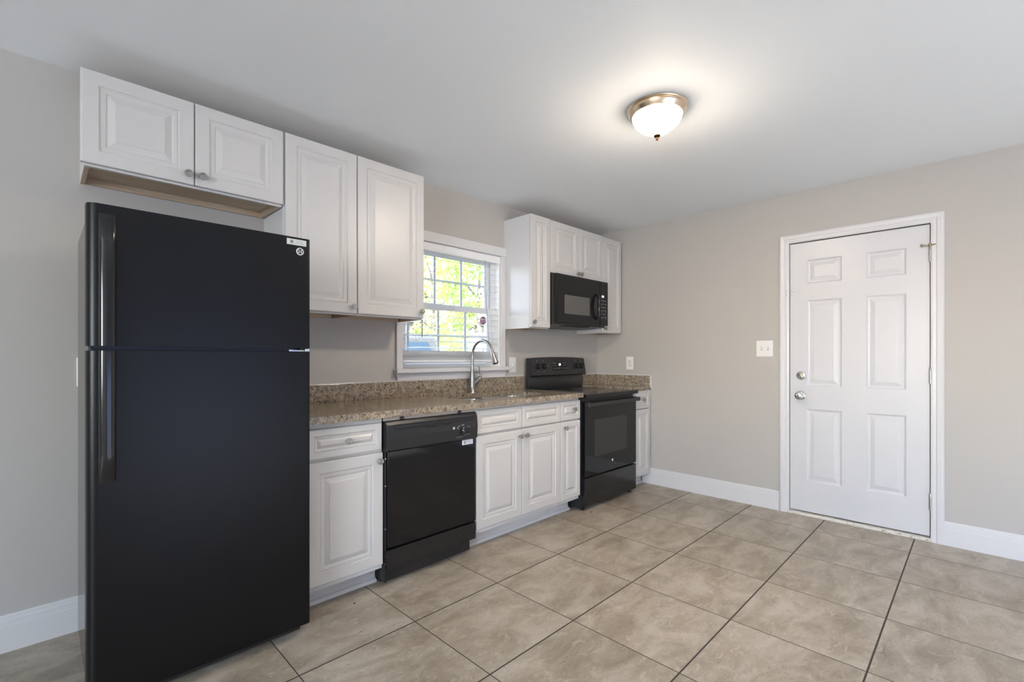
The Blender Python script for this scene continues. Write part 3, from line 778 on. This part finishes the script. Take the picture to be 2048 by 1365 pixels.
sticker(fd, FY(0.7225, RYF-0.0001, 1.655), 0.079, 0.0245, LABEL)
b = B(); box(b, 0.745, 0.812, 2.060, 2.098, 1.2105, 1.2155); box(b, 0.800, 0.818, 2.036, 2.075, 1.2085, 1.2230, 0.002); box(b, 0.735, 0.752, 2.04, 2.09, 1.211, 1.217)
obj('middle_hinge', b, CHROME, fr)
b = B(); box(b, RX0+0.01, RX1-0.03, 2.062, 2.105, 0.022, 0.052, 0.003); obj('toe_grille', b, BLACKS, fr)
for x in (RX0+0.06, RX1-0.06):
    b = B(); lathe(b, [(0, 0), (0.02, 0), (0.02, 0.012), (0.008, 0.014), (0.008, 0.046), (0, 0.046)], T_((x, 2.14, 0)), 14); obj('foot', b, RUBBER, fr, smooth=True)
for x in (RX0+0.06, RX1-0.06):
    b = B(); lathe(b, [(0, 0), (0.02, 0), (0.02, 0.012), (0.008, 0.014), (0.008, 0.046), (0, 0.046)], T_((x, 2.68, 0)), 14); obj('foot', b, RUBBER, fr, smooth=True)

# ------------------------------------------------------------------ dishwasher
dw = thing('dishwasher', (1.547, 2.45, 0), 'black built-in dishwasher under the granite worktop', 'dishwasher')
b = B(); box(b, 1.262, 1.838, 2.19, 2.72, 0.02, 0.85); obj('tub', b, BLACKS, dw)
b = B(); prism(b, [(2.150, 0.203), (2.150, 0.700), (2.190, 0.700), (2.190, 0.203)], 1.258, 1.850, 'yz', bev=0.004); obj('door', b, BLACKG, dw, label='glossy black door panel')
b = B()
prism(b, [(2.134, 0.706), (2.130, 0.770), (2.136, 0.836), (2.150, 0.854), (2.190, 0.854), (2.190, 0.700), (2.146, 0.698)], 1.2445, 1.853, 'yz', bev=0.003)
cp = obj('control_panel', b, BLACKS, dw)
b = B(); box(b, 1.290, 1.830, 2.1295, 2.150, 0.812, 0.834, 0.004); obj('handle_lip', b, BLACK, cp)
for lx0, lx1 in ((1.480, 1.560), (1.600, 1.655)):
    b = B(); box(b, lx0, lx1, 2.1270, 2.14, 0.803, 0.822, 0.003); obj('latch', b, DARK, cp)
dM = FY(1.735, 2.1305, 0.757)
b = B(); lathe(b, [(0, 0), (0.024, 0), (0.024, 0.004), (0.0205, 0.006), (0.0195, 0.016), (0.017, 0.018), (0, 0.018)], dM, 32); dl = obj('dial', b, BLACK, cp, smooth=True)
b = B(); box(b, -0.001, 0.001, 0.002, 0.018, 0.0181, 0.0186, M=dM @ Matrix.Rotation(math.radians(62), 4, 'Z')); obj('dial_mark', b, WHITEP, dl)
b = B()
def ring_arc(bm, M, r, a0, a1, wd, h, n=14):
    for k in range(n):
        p = a0+(a1-a0)*k/n; q = a0+(a1-a0)*(k+1)/n
        prism(bm, [(r*math.cos(p), r*math.sin(p)), ((r+wd)*math.cos(p), (r+wd)*math.sin(p)), ((r+wd)*math.cos(q), (r+wd)*math.sin(q)), (r*math.cos(q), r*math.sin(q))], 0, h, 'xy', 0, M)
pM = FY(1.735, 2.1303, 0.757)
ring_arc(b, pM, 0.0255, -1.1, 0.9, 0.0012, 0.0008)
box(b, -0.045, 0.004, -0.0345, -0.0330, 0, 0.0008, M=pM); box(b, 0.010, 0.055, -0.030, -0.0285, 0, 0.0008, M=pM @ Matrix.Rotation(0.10, 4, 'Z'))
for x, z, l in ((-0.043, 0.017, 0.018), (-0.040, 0.024, 0.016), (-0.008, 0.034, 0.022), (-0.006, 0.029, 0.018), (-0.034, 0.010, 0.008), (0.038, 0.020, 0.016), (0.055, 0.008, 0.004), (0.056, -0.006, 0.004), (-0.030, 0.030, 0.014)):
    box(b, x, x+l, z, z+0.0022, 0, 0.0008, M=pM)
obj('dial_print', b, GREYP, cp)
b = B(); gM = FY(1.672, 2.1303, 0.778); lathe(b, [(0, 0), (0.0075, 0), (0.0075, 0.0008), (0, 0.0008)], gM, 24, mi=0); text(b, 'GE', 0.007, gM @ T_((0, 0, 0.0012)), mi=1)
obj('badge', b, [WHITEP, DARK], cp, label='round white maker badge')
b = B(); box(b, 1.252, 1.852, 2.148, 2.165, 0.094, 0.192, 0.003); obj('access_panel', b, BLACK, dw)
b = B(); box(b, 1.262, 1.848, 2.236, 2.25, 0.004, 0.112, 0.002); obj('kick_plate', b, BLACKS, dw)
b = B(); box(b, 1.852, 1.8575, 2.165, 2.20, 0.1, 0.855); obj('side_flange', b, BLACKS, dw)
b = B(); box(b, 1.2465, 1.256, 2.160, 2.20, 0.03, 0.855)
for z in (0.30, 0.52, 0.66, 0.16, 0.12): box(b, 1.2475, 1.2555, 2.1575, 2.1605, z, z+0.007, mi=1)
obj('side_flange', b, [BLACKS, CHROME], dw)
b = B(); box(b, 1.246, 1.852, 2.168, 2.176, 0.856, 0.8775); obj('mounting_strip', b, STRIP, dw, label='beige strip below the worktop edge')
for x in (1.352, 1.740):
    b = B(); box(b, x-0.011, x+0.011, 2.160, 2.170, 0.856, 0.8775, 0.002); obj('bracket', b, BLACKS, dw)
sticker(dw, FY(1.748, 2.1499, 0.668), 0.082, 0.028, LABELW)

# ------------------------------------------------------------------ range
GX0, GX1 = 2.934, 3.698
rg = thing('range', ((GX0+GX1)/2, 2.45, 0), 'black freestanding electric range with glass cooktop and backguard', 'range')
b = B(); box(b, GX0+0.003, GX1-0.003, 2.170, 2.745, 0.022, 0.866, 0.002); obj('body', b, BLACKS, rg)
b = B(); prism(b, [(2.120, 0.870), (2.124, 0.864), (2.735, 0.864), (2.735, 0.898), (2.132, 0.898), (2.122, 0.892)], GX0-0.002, GX1+0.002, 'yz', bev=0.002)
ck = obj('cooktop', b, BLACKG, rg)
BURN = simple('burner_grey', (0.05, 0.05, 0.05), 0.3)
for cx, cy, r in ((3.125, 2.29, 0.105), (3.505, 2.29, 0.085), (3.125, 2.56, 0.080), (3.505, 2.56, 0.105)):
    b = B(); lathe(b, [(r-0.0012, 0.8981), (r+0.0012, 0.8981), (r+0.0012, 0.8985), (r-0.0012, 0.8985)], T_((cx, cy, 0)), 40); obj('burner_ring', b, BURN, ck)
b = B(); box(b, GX0+0.006, GX1-0.006, 2.137, 2.170, 0.262, 0.838, 0.004); od = obj('oven_door', b, BLACKG, rg)
b = B(); box(b, 3.062, 3.535, 2.1362, 2.1372, 0.405, 0.692); obj('window', b, OVENWIN, od)
b = B(); gM = FY(3.316, 2.1368, 0.341); lathe(b, [(0, 0), (0.010, 0), (0.010, 0.001), (0, 0.001)], gM, 28, mi=0); text(b, 'GE', 0.009, gM @ T_((0, 0, 0.0014)), mi=1)
obj('badge', b, [WHITEP, DARK], od, label='round white maker badge')
b = B(); box(b, GX0+0.012, GX1-0.006, 2.092, 2.116, 0.803, 0.834, 0.009, 3)
box(b, GX0+0.004, GX0+0.036, 2.094, 2.140, 0.800, 0.838, 0.006); box(b, GX1-0.034, GX1-0.004, 2.094, 2.140, 0.802, 0.836, 0.006)
obj('handle', b, BLACKS, od)
b = B(); box(b, GX0+0.006, GX1-0.006, 2.138, 2.170, 0.032, 0.250, 0.004); obj('storage_drawer', b, BLACK, rg)
for x in (GX0+0.035, GX1-0.045):
    b = B(); lathe(b, [(0, 0), (0.017, 0), (0.017, 0.014), (0.008, 0.016), (0.008, 0.046), (0, 0.046)], T_((x, 2.185, 0)), 14); obj('foot', b, RUBBER, rg, smooth=True)
    b = B(); lathe(b, [(0, 0), (0.017, 0), (0.017, 0.014), (0.008, 0.016), (0.008, 0.046), (0, 0.046)], T_((x, 2.70, 0)), 14); obj('foot', b, RUBBER, rg, smooth=True)
b = B(); box(b, GX0+0.002, GX1-0.006, 2.715, 2.752, 0.898, 1.03, 0.003)
# bowed console
t = bmesh.new(); n = 16; F_, K_ = [], []
for i in range(n+1):
    f = i/n; x = GX0+0.004+(GX1-GX0-0.004)*f; bow = 0.010*(1-(2*f-1)**2)
    zt = 1.172+bow
    F_.append([t.verts.new(p) for p in ((x, 2.682, 1.016), (x, 2.678, 1.026), (x, 2.702, zt-0.006), (x, 2.712, zt), (x, 2.752, zt), (x, 2.752, 1.016))])
for a, c in zip(F_, F_[1:]):
    for k in range(6): t.faces.new((a[k], a[(k+1) % 6], c[(k+1) % 6], c[k]))
t.faces.new(F_[0]); t.faces.new(F_[-1]); bmesh.ops.recalc_face_normals(t, faces=t.faces[:]); merge(b, t)
bg = obj('backguard', b, BLACKS, rg, smooth=True, angle=30)
tilt = math.atan2(0.024, 0.140)
def BGM(x, z):
    y = 2.678+(z-1.026)*(0.024/0.140)
    return T_((x, y-0.0006, z)) @ Matrix.Rotation(-tilt, 4, 'X') @ FY(0, 0, 0)
for x in (3.014, 3.092, 3.556, 3.634):
    b = B(); M = BGM(x, 1.100); lathe(b, [(0, 0), (0.026, 0), (0.026, 0.004), (0.021, 0.006), (0.019, 0.024), (0.016, 0.027), (0, 0.027)], M, 24)
    box(b, -0.0045, 0.0045, -0.020, 0.020, 0.020, 0.034, 0.002, M=M); obj('knob', b, BLACK, bg, smooth=True, angle=40)
b = B(); M = BGM(3.318, 1.104); box(b, -0.105, 0.100, -0.040, 0.036, 0, 0.0012, M=M); dsp = obj('display', b, BLACKG, bg)
b = B(); text(b, '69', 0.030, M @ T_((0.0, 0.010, 0.0018))); obj('clock_digits', b, GLOW, dsp)
b = B()
for x in (-0.095, -0.070, 0.050, 0.072):
    box(b, x, x+0.016, 0.024, 0.027, 0.0012, 0.0017, M=M); box(b, x, x+0.013, 0.004, 0.006, 0.0012, 0.0017, M=M)
for x in (-0.088, -0.062, -0.036, -0.010, 0.030, 0.056, 0.080): box(b, x, x+0.006, -0.026, -0.020, 0.0012, 0.0017, M=M)
obj('button_print', b, GREYP, dsp)
b = B()
for x in (3.014, 3.092, 3.556, 3.634):
    M = BGM(x, 1.100)
    box(b, -0.005, 0.005, 0.040, 0.044, 0, 0.001, M=M); box(b, -0.003, 0.003, 0.052, 0.058, 0, 0.001, M=M); box(b, -0.006, 0.006, -0.044, -0.041, 0, 0.001, M=M); box(b, -0.036, -0.030, 0.010, 0.013, 0, 0.001, M=M)
lathe(b, [(0, 0), (0.004, 0), (0.004, 0.001), (0, 0.001)], BGM(3.160, 1.104), 12)
obj('dial_print', b, GREYP, bg)
# ------------------------------------------------------------------ microwave
MX0, MX1, MYF = 2.946, 3.689, 2.423
mw = thing('microwave', ((MX0+MX1)/2, YW, 1.44), 'black over-the-range microwave mounted under the short cabinet', 'microwave')
b = B(); prism(b, [(2.456, 1.452), (2.456, 1.868), (YW-0.006, 1.868), (YW-0.006, 1.440), (2.60, 1.440)], MX0+0.002, MX1-0.002, 'yz', bev=0.003); mb = obj('body', b, BLACKS, mw)
b = B(); box(b, MX0, 3.560, MYF, 2.455, 1.467, 1.866, 0.006); md = obj('door', b, BLACKG, mw)
b = B(); box(b, 3.050, 3.400, MYF-0.0006, MYF+0.001, 1.542, 1.698, 0.0); obj('window', b, MWWIN, md)
b = B(); pts = [(3.500, MYF-0.002, 1.520), (3.498, MYF-0.026, 1.545), (3.494, MYF-0.036, 1.60), (3.494, MYF-0.036, 1.655), (3.498, MYF-0.026, 1.715), (3.500, MYF-0.002, 1.738)]
t2 = [tuple(Vector(pts[0]).lerp(Vector(pts[0]), 0))]
def smoothpath(pts, n=6):
    P = [Vector(p) for p in pts]; out = []
    for i in range(len(P)-1):
        p0, p1, p2, p3 = P[max(i-1, 0)], P[i], P[i+1], P[min(i+2, len(P)-1)]
        for k in range(n):
            f = k/n; out.append(0.5*((2*p1)+(p2-p0)*f+(2*p0-5*p1+4*p2-p3)*f*f+(3*p1-p0-3*p2+p3)*f**3))
    out.append(P[-1]); return out
tube(b, smoothpath(pts), 0.013, 14)
lathe(b, [(0.0, 0), (0.075, 0), (0.075, 0.0015), (0, 0.0015)], FY(3.478, MYF+0.0005, 1.628) @ Matrix.Diagonal((0.62, 1.50, 1, 1)), 40)
obj('handle', b, BLACK, md, smooth=True, angle=40)
b = B(); box(b, 3.562, MX1, MYF, 2.455, 1.467, 1.866, 0.006); mp = obj('control_panel', b, BLACKG, mw)
b = B(); box(b, 3.590, 3.618, MYF-0.0008, MYF+0.001, 1.722, 1.738); obj('lit_clock', b, GLOW, mp)
b = B()
for r in range(6):
    for c in range(3):
        x = 3.582+0.030*c; z = 1.690-0.030*r
        box(b, x, x+0.014, MYF-0.0006, MYF+0.001, z, z+0.004); 
        if (r+c) % 2: box(b, x+0.002, x+0.010, MYF-0.0006, MYF+0.001, z-0.010, z-0.007)
obj('button_print', b, GREYP, mp)
b = B(); box(b, MX0+0.16, MX1-0.22, 2.475, 2.56, 1.4455, 1.4505, mi=0)
for k in range(5): box(b, MX0+0.17, MX1-0.23, 2.480+0.016*k, 2.487+0.016*k, 1.4440, 1.4460, mi=1)
obj('underside_vent', b, [DARK, BLACKS], mb)

# ------------------------------------------------------------------ wall plates
def plate(name, M, wd, ht, label, cat, group=None):
    t = thing(name, M.translation, label, cat, group)
    b = B(); box(b, -wd/2, wd/2, -ht/2, ht/2, 0, 0.006, 0.0022, M=M); obj('cover_plate', b, PLATE, t)
    return t
M = FX(XW, 1.2025, 1.2495); t = plate('light_switch', M, 0.121, 0.126, 'white double toggle switch plate beside the entry door', 'switch')
for s in (-0.023, 0.023):
    b = B(); box(b, s-0.006, s+0.006, -0.014, 0.014, 0.006, 0.0068, mi=1, M=M); box(b, s-0.005, s+0.005, -0.005, 0.009, 0.006, 0.016, 0.0015, mi=0, M=M); obj('toggle', b, [PLATE, simple('toggle_slot', (0.42, 0.40, 0.37), 0.5)], t)
def outlet(M, label):
    t = plate('wall_outlet', M, 0.076, 0.125, label, 'outlet', 'wall outlets')
    b = B(); box(b, -0.0165, 0.0165, -0.034, 0.034, 0.006, 0.0072, 0.0005, M=M); r = obj('receptacle', b, simple('receptacle_plastic', (0.70, 0.69, 0.66), 0.35), t)
    b = B()
    for zz in (-0.019, 0.019):
        box(b, -0.008, -0.006, zz-0.004, zz+0.004, 0.0072, 0.0076, M=M); box(b, 0.006, 0.008, zz-0.004, zz+0.004, 0.0072, 0.0076, M=M); lathe(b, [(0, 0.0072), (0.002, 0.0072), (0.002, 0.0076), (0, 0.0076)], M @ T_((0, zz-0.009, 0)), 10)
    obj('slots', b, DARK, r)
outlet(FX(XW, 2.403, 1.1235), 'white wall outlet on the door wall above the corner worktop')
outlet_m = FY(2.805, YW, 1.1175)
t = plate('wall_outlet', outlet_m, 0.078, 0.126, 'white plain wall plate between the window sill and the range', 'outlet', 'wall outlets')
b = B(); box(b, -0.005, 0.005, -0.009, 0.009, 0.006, 0.0125, 0.001, M=outlet_m); obj('toggle', b, PLATE, t)
outlet(FY(0.1545, YW, 1.121), 'white wall outlet almost hidden behind the black refrigerator')

# ------------------------------------------------------------------ ceiling light
LX, LY = 2.180, 1.145
cl = thing('ceiling_light', (LX, LY, ZC), 'lit flush-mount ceiling light with white glass bowl and brass-toned rim', 'ceiling light')
lM = Matrix(((1, 0, 0, LX), (0, 1, 0, LY), (0, 0, -1, ZC), (0, 0, 0, 1)))
b = B(); lathe(b, [(0, 0), (0.147, 0), (0.148, 0.004), (0.145, 0.008), (0.139, 0.011), (0.141, 0.018), (0.138, 0.026), (0.131, 0.034), (0.128, 0.040), (0.123, 0.041), (0.121, 0.036), (0, 0.034)], lM, 56)
obj('rim', b, BRASSY, cl, smooth=True)
b = B(); pr = [(0.1205, 0.034), (0.1205, 0.038)] + [(0.1205*(1-f**2.1), 0.038+0.102*f) for f in [k/18 for k in range(1, 18)]] + [(0, 0.140)]
lathe(b, pr, lM, 56); obj('glass_bowl', b, BULB, cl, smooth=True)
b = B(); lathe(b, [(0, 0.128), (0.017, 0.131), (0.0175, 0.136), (0.012, 0.141), (0.0065, 0.145), (0.0075, 0.151), (0.005, 0.157), (0, 0.160)], lM, 20); obj('finial', b, FINIAL, cl, smooth=True)

# ------------------------------------------------------------------ crumbs on the tiles
from math import cos, sin
for x, y, s, lab in ((1.069, 2.130, 0.0055, 'dark crumb on the tile in front of the drawer cabinet next to the refrigerator'), (2.965, 2.100, 0.007, 'dark crumb on the tile at the front corner of the range')):
    b = B(); ball(b, (x, y, s*0.5), s, 0, 1, (1, 0.75, 0.5)); tag(obj('crumb', b, CRUMB), lab, 'crumb', 'crumbs on the floor')

# ------------------------------------------------------------------ outside the kitchen window
GZ = -0.10
b = B(); box(b, -30, 60, 3.0, 70, GZ-0.2, GZ); struct('ground', b, LAWN)
b = B(); box(b, -30, 60, -40, -3.07, GZ-0.2, GZ); struct('ground_patio', b, simple('pale_concrete', (0.40, 0.385, 0.36), 0.8))
b = B(); box(b, -6, 10, -6.7, -6.5, GZ, 1.0); struct('wall_blue_bounce', b, simple('pale_blue_bounce', (0.52, 0.62, 0.80), 0.8))  # unseen low wall, added to give the refrigerator its blue reflection
b = B(); box(b, -14, 16, -9.3, -9.0, GZ, 4.6); struct('wall_sky_blocker', b, simple('dark_sky_blocker', (0.06, 0.05, 0.045), 0.8))  # unseen wall, added to keep bright sky out of the refrigerator's reflection
def tree(x, y, h, rad, n, leafm, label, seed, low=0.25):
    rnd = random.Random(seed)
    t = thing('tree', (x, y, GZ), label, 'tree', 'trees outside the window')
    b = B(); tube(b, [(x, y, GZ), (x+0.05, y, GZ+h*0.25), (x-0.04, y+0.05, GZ+h*0.55), (x, y, GZ+h*0.85)], [0.09, 0.075, 0.05, 0.02], 10)
    for k in range(7):
        a = rnd.uniform(0, 2*PI); z0 = GZ+h*rnd.uniform(0.25, 0.7); L = rad*rnd.uniform(0.5, 0.9)
        tube(b, [(x, y, z0), (x+L*0.5*cos(a), y+L*0.5*sin(a), z0+L*0.35), (x+L*cos(a), y+L*sin(a), z0+L*0.55)], [0.03, 0.02, 0.008], 6)
    obj('trunk', b, BARK, t, smooth=True)
    bm = B(); clusters = []
    for k in range(34):
        a = rnd.uniform(0, 2*PI); rr = rad*math.sqrt(rnd.random()); f = rnd.random()
        clusters.append((x+rr*cos(a), y+rr*sin(a), GZ+h*(low+(1-low)*f)))
    for k in range(n):
        c = rnd.choice(clusters); p = Vector((c[0]+rnd.gauss(0, rad*0.16), c[1]+rnd.gauss(0, rad*0.16), c[2]+rnd.gauss(0, rad*0.13)))
        s = rnd.uniform(0.038, 0.085)*(y/8.3)
        R = Matrix.Rotation(rnd.uniform(0, 6.3), 3, 'Z') @ Matrix.Rotation(rnd.gauss(0.5, 0.5), 3, 'X')
        q = [p+R @ Vector(v)*s for v in ((-0.55, 0, 0), (0, -1, 0.08), (0.55, 0, 0), (0, 1, 0.08))]
        bm.faces.new([bm.verts.new(v) for v in q])
    obj('foliage', bm, leafm, t)
tree(7.35, 8.35, 4.4, 1.15, 4600, LEAF, 'bright green leafy tree close outside the window, toward the cabinet with the daylit side', 3, 0.10)
tree(8.55, 11.9, 5.8, 1.3, 4200, LEAF2, 'yellow-green tree standing behind the middle of the window', 5, 0.22)
tree(11.4, 16.4, 8.0, 1.9, 4200, LEAF2, 'pale leafy tree farther off, seen above the parked car', 9, 0.20)
hs = thing('house', (13, 22, GZ), 'pale sided neighbouring house seen through the window beyond the trees', 'house')
b = B(); box(b, 8.5, 20.0, 21, 28, GZ, 3.1); obj('wall', b, SIDING, hs)
b = B(); prism(b, [(20.5, 3.0), (24.5, 5.4), (28.5, 3.0)], 8.1, 20.4, 'yz'); obj('roof', b, ROOF, hs)
for x in (11.4, 14.2, 17.2):
    b = B(); box(b, x-0.55, x+0.55, 20.94, 21.02, 0.8, 2.2); wf = obj('window', b, VINYL, hs)
    b = B(); box(b, x-0.45, x+0.45, 20.925, 20.95, 0.9, 2.1); obj('pane', b, CARGLASS, wf)
cr = thing('car', (2.70, 7.0, GZ), 'slate blue car parked outside, seen low in the window through the blind', 'car')
cx, cy = 2.70, 7.0
b = B(); prism(b, [(-2.1, 0.30), (-2.15, 0.75), (-1.95, 0.95), (-1.35, 1.02), (-0.85, 1.60), (1.75, 1.62), (2.02, 1.15), (2.12, 1.02), (2.15, 0.35)], cy-0.85, cy+0.85, 'xz', 0, T_((cx, 0, GZ)), bev=0.05); obj('body', b, CARPAINT, cr)
b = B(); prism(b, [(-1.15, 1.12), (-0.78, 1.50), (1.60, 1.51), (1.80, 1.14)], cy-0.87, cy-0.853, 'xz', 0, T_((cx, 0, GZ))); obj('side_window', b, CARGLASS, cr)
for wx in (-1.3, 1.35):
    for wy in (-0.86, 0.66):
        b = B(); lathe(b, [(0, 0), (0.20, 0), (0.21, 0.02), (0.32, 0.03), (0.33, 0.06), (0.33, 0.18), (0, 0.2)], faceM((cx+wx, cy+wy+0.2, GZ+0.33), (1, 0, 0), (0, -1, 0)), 24); obj('wheel', b, RUBBER, cr, smooth=True)
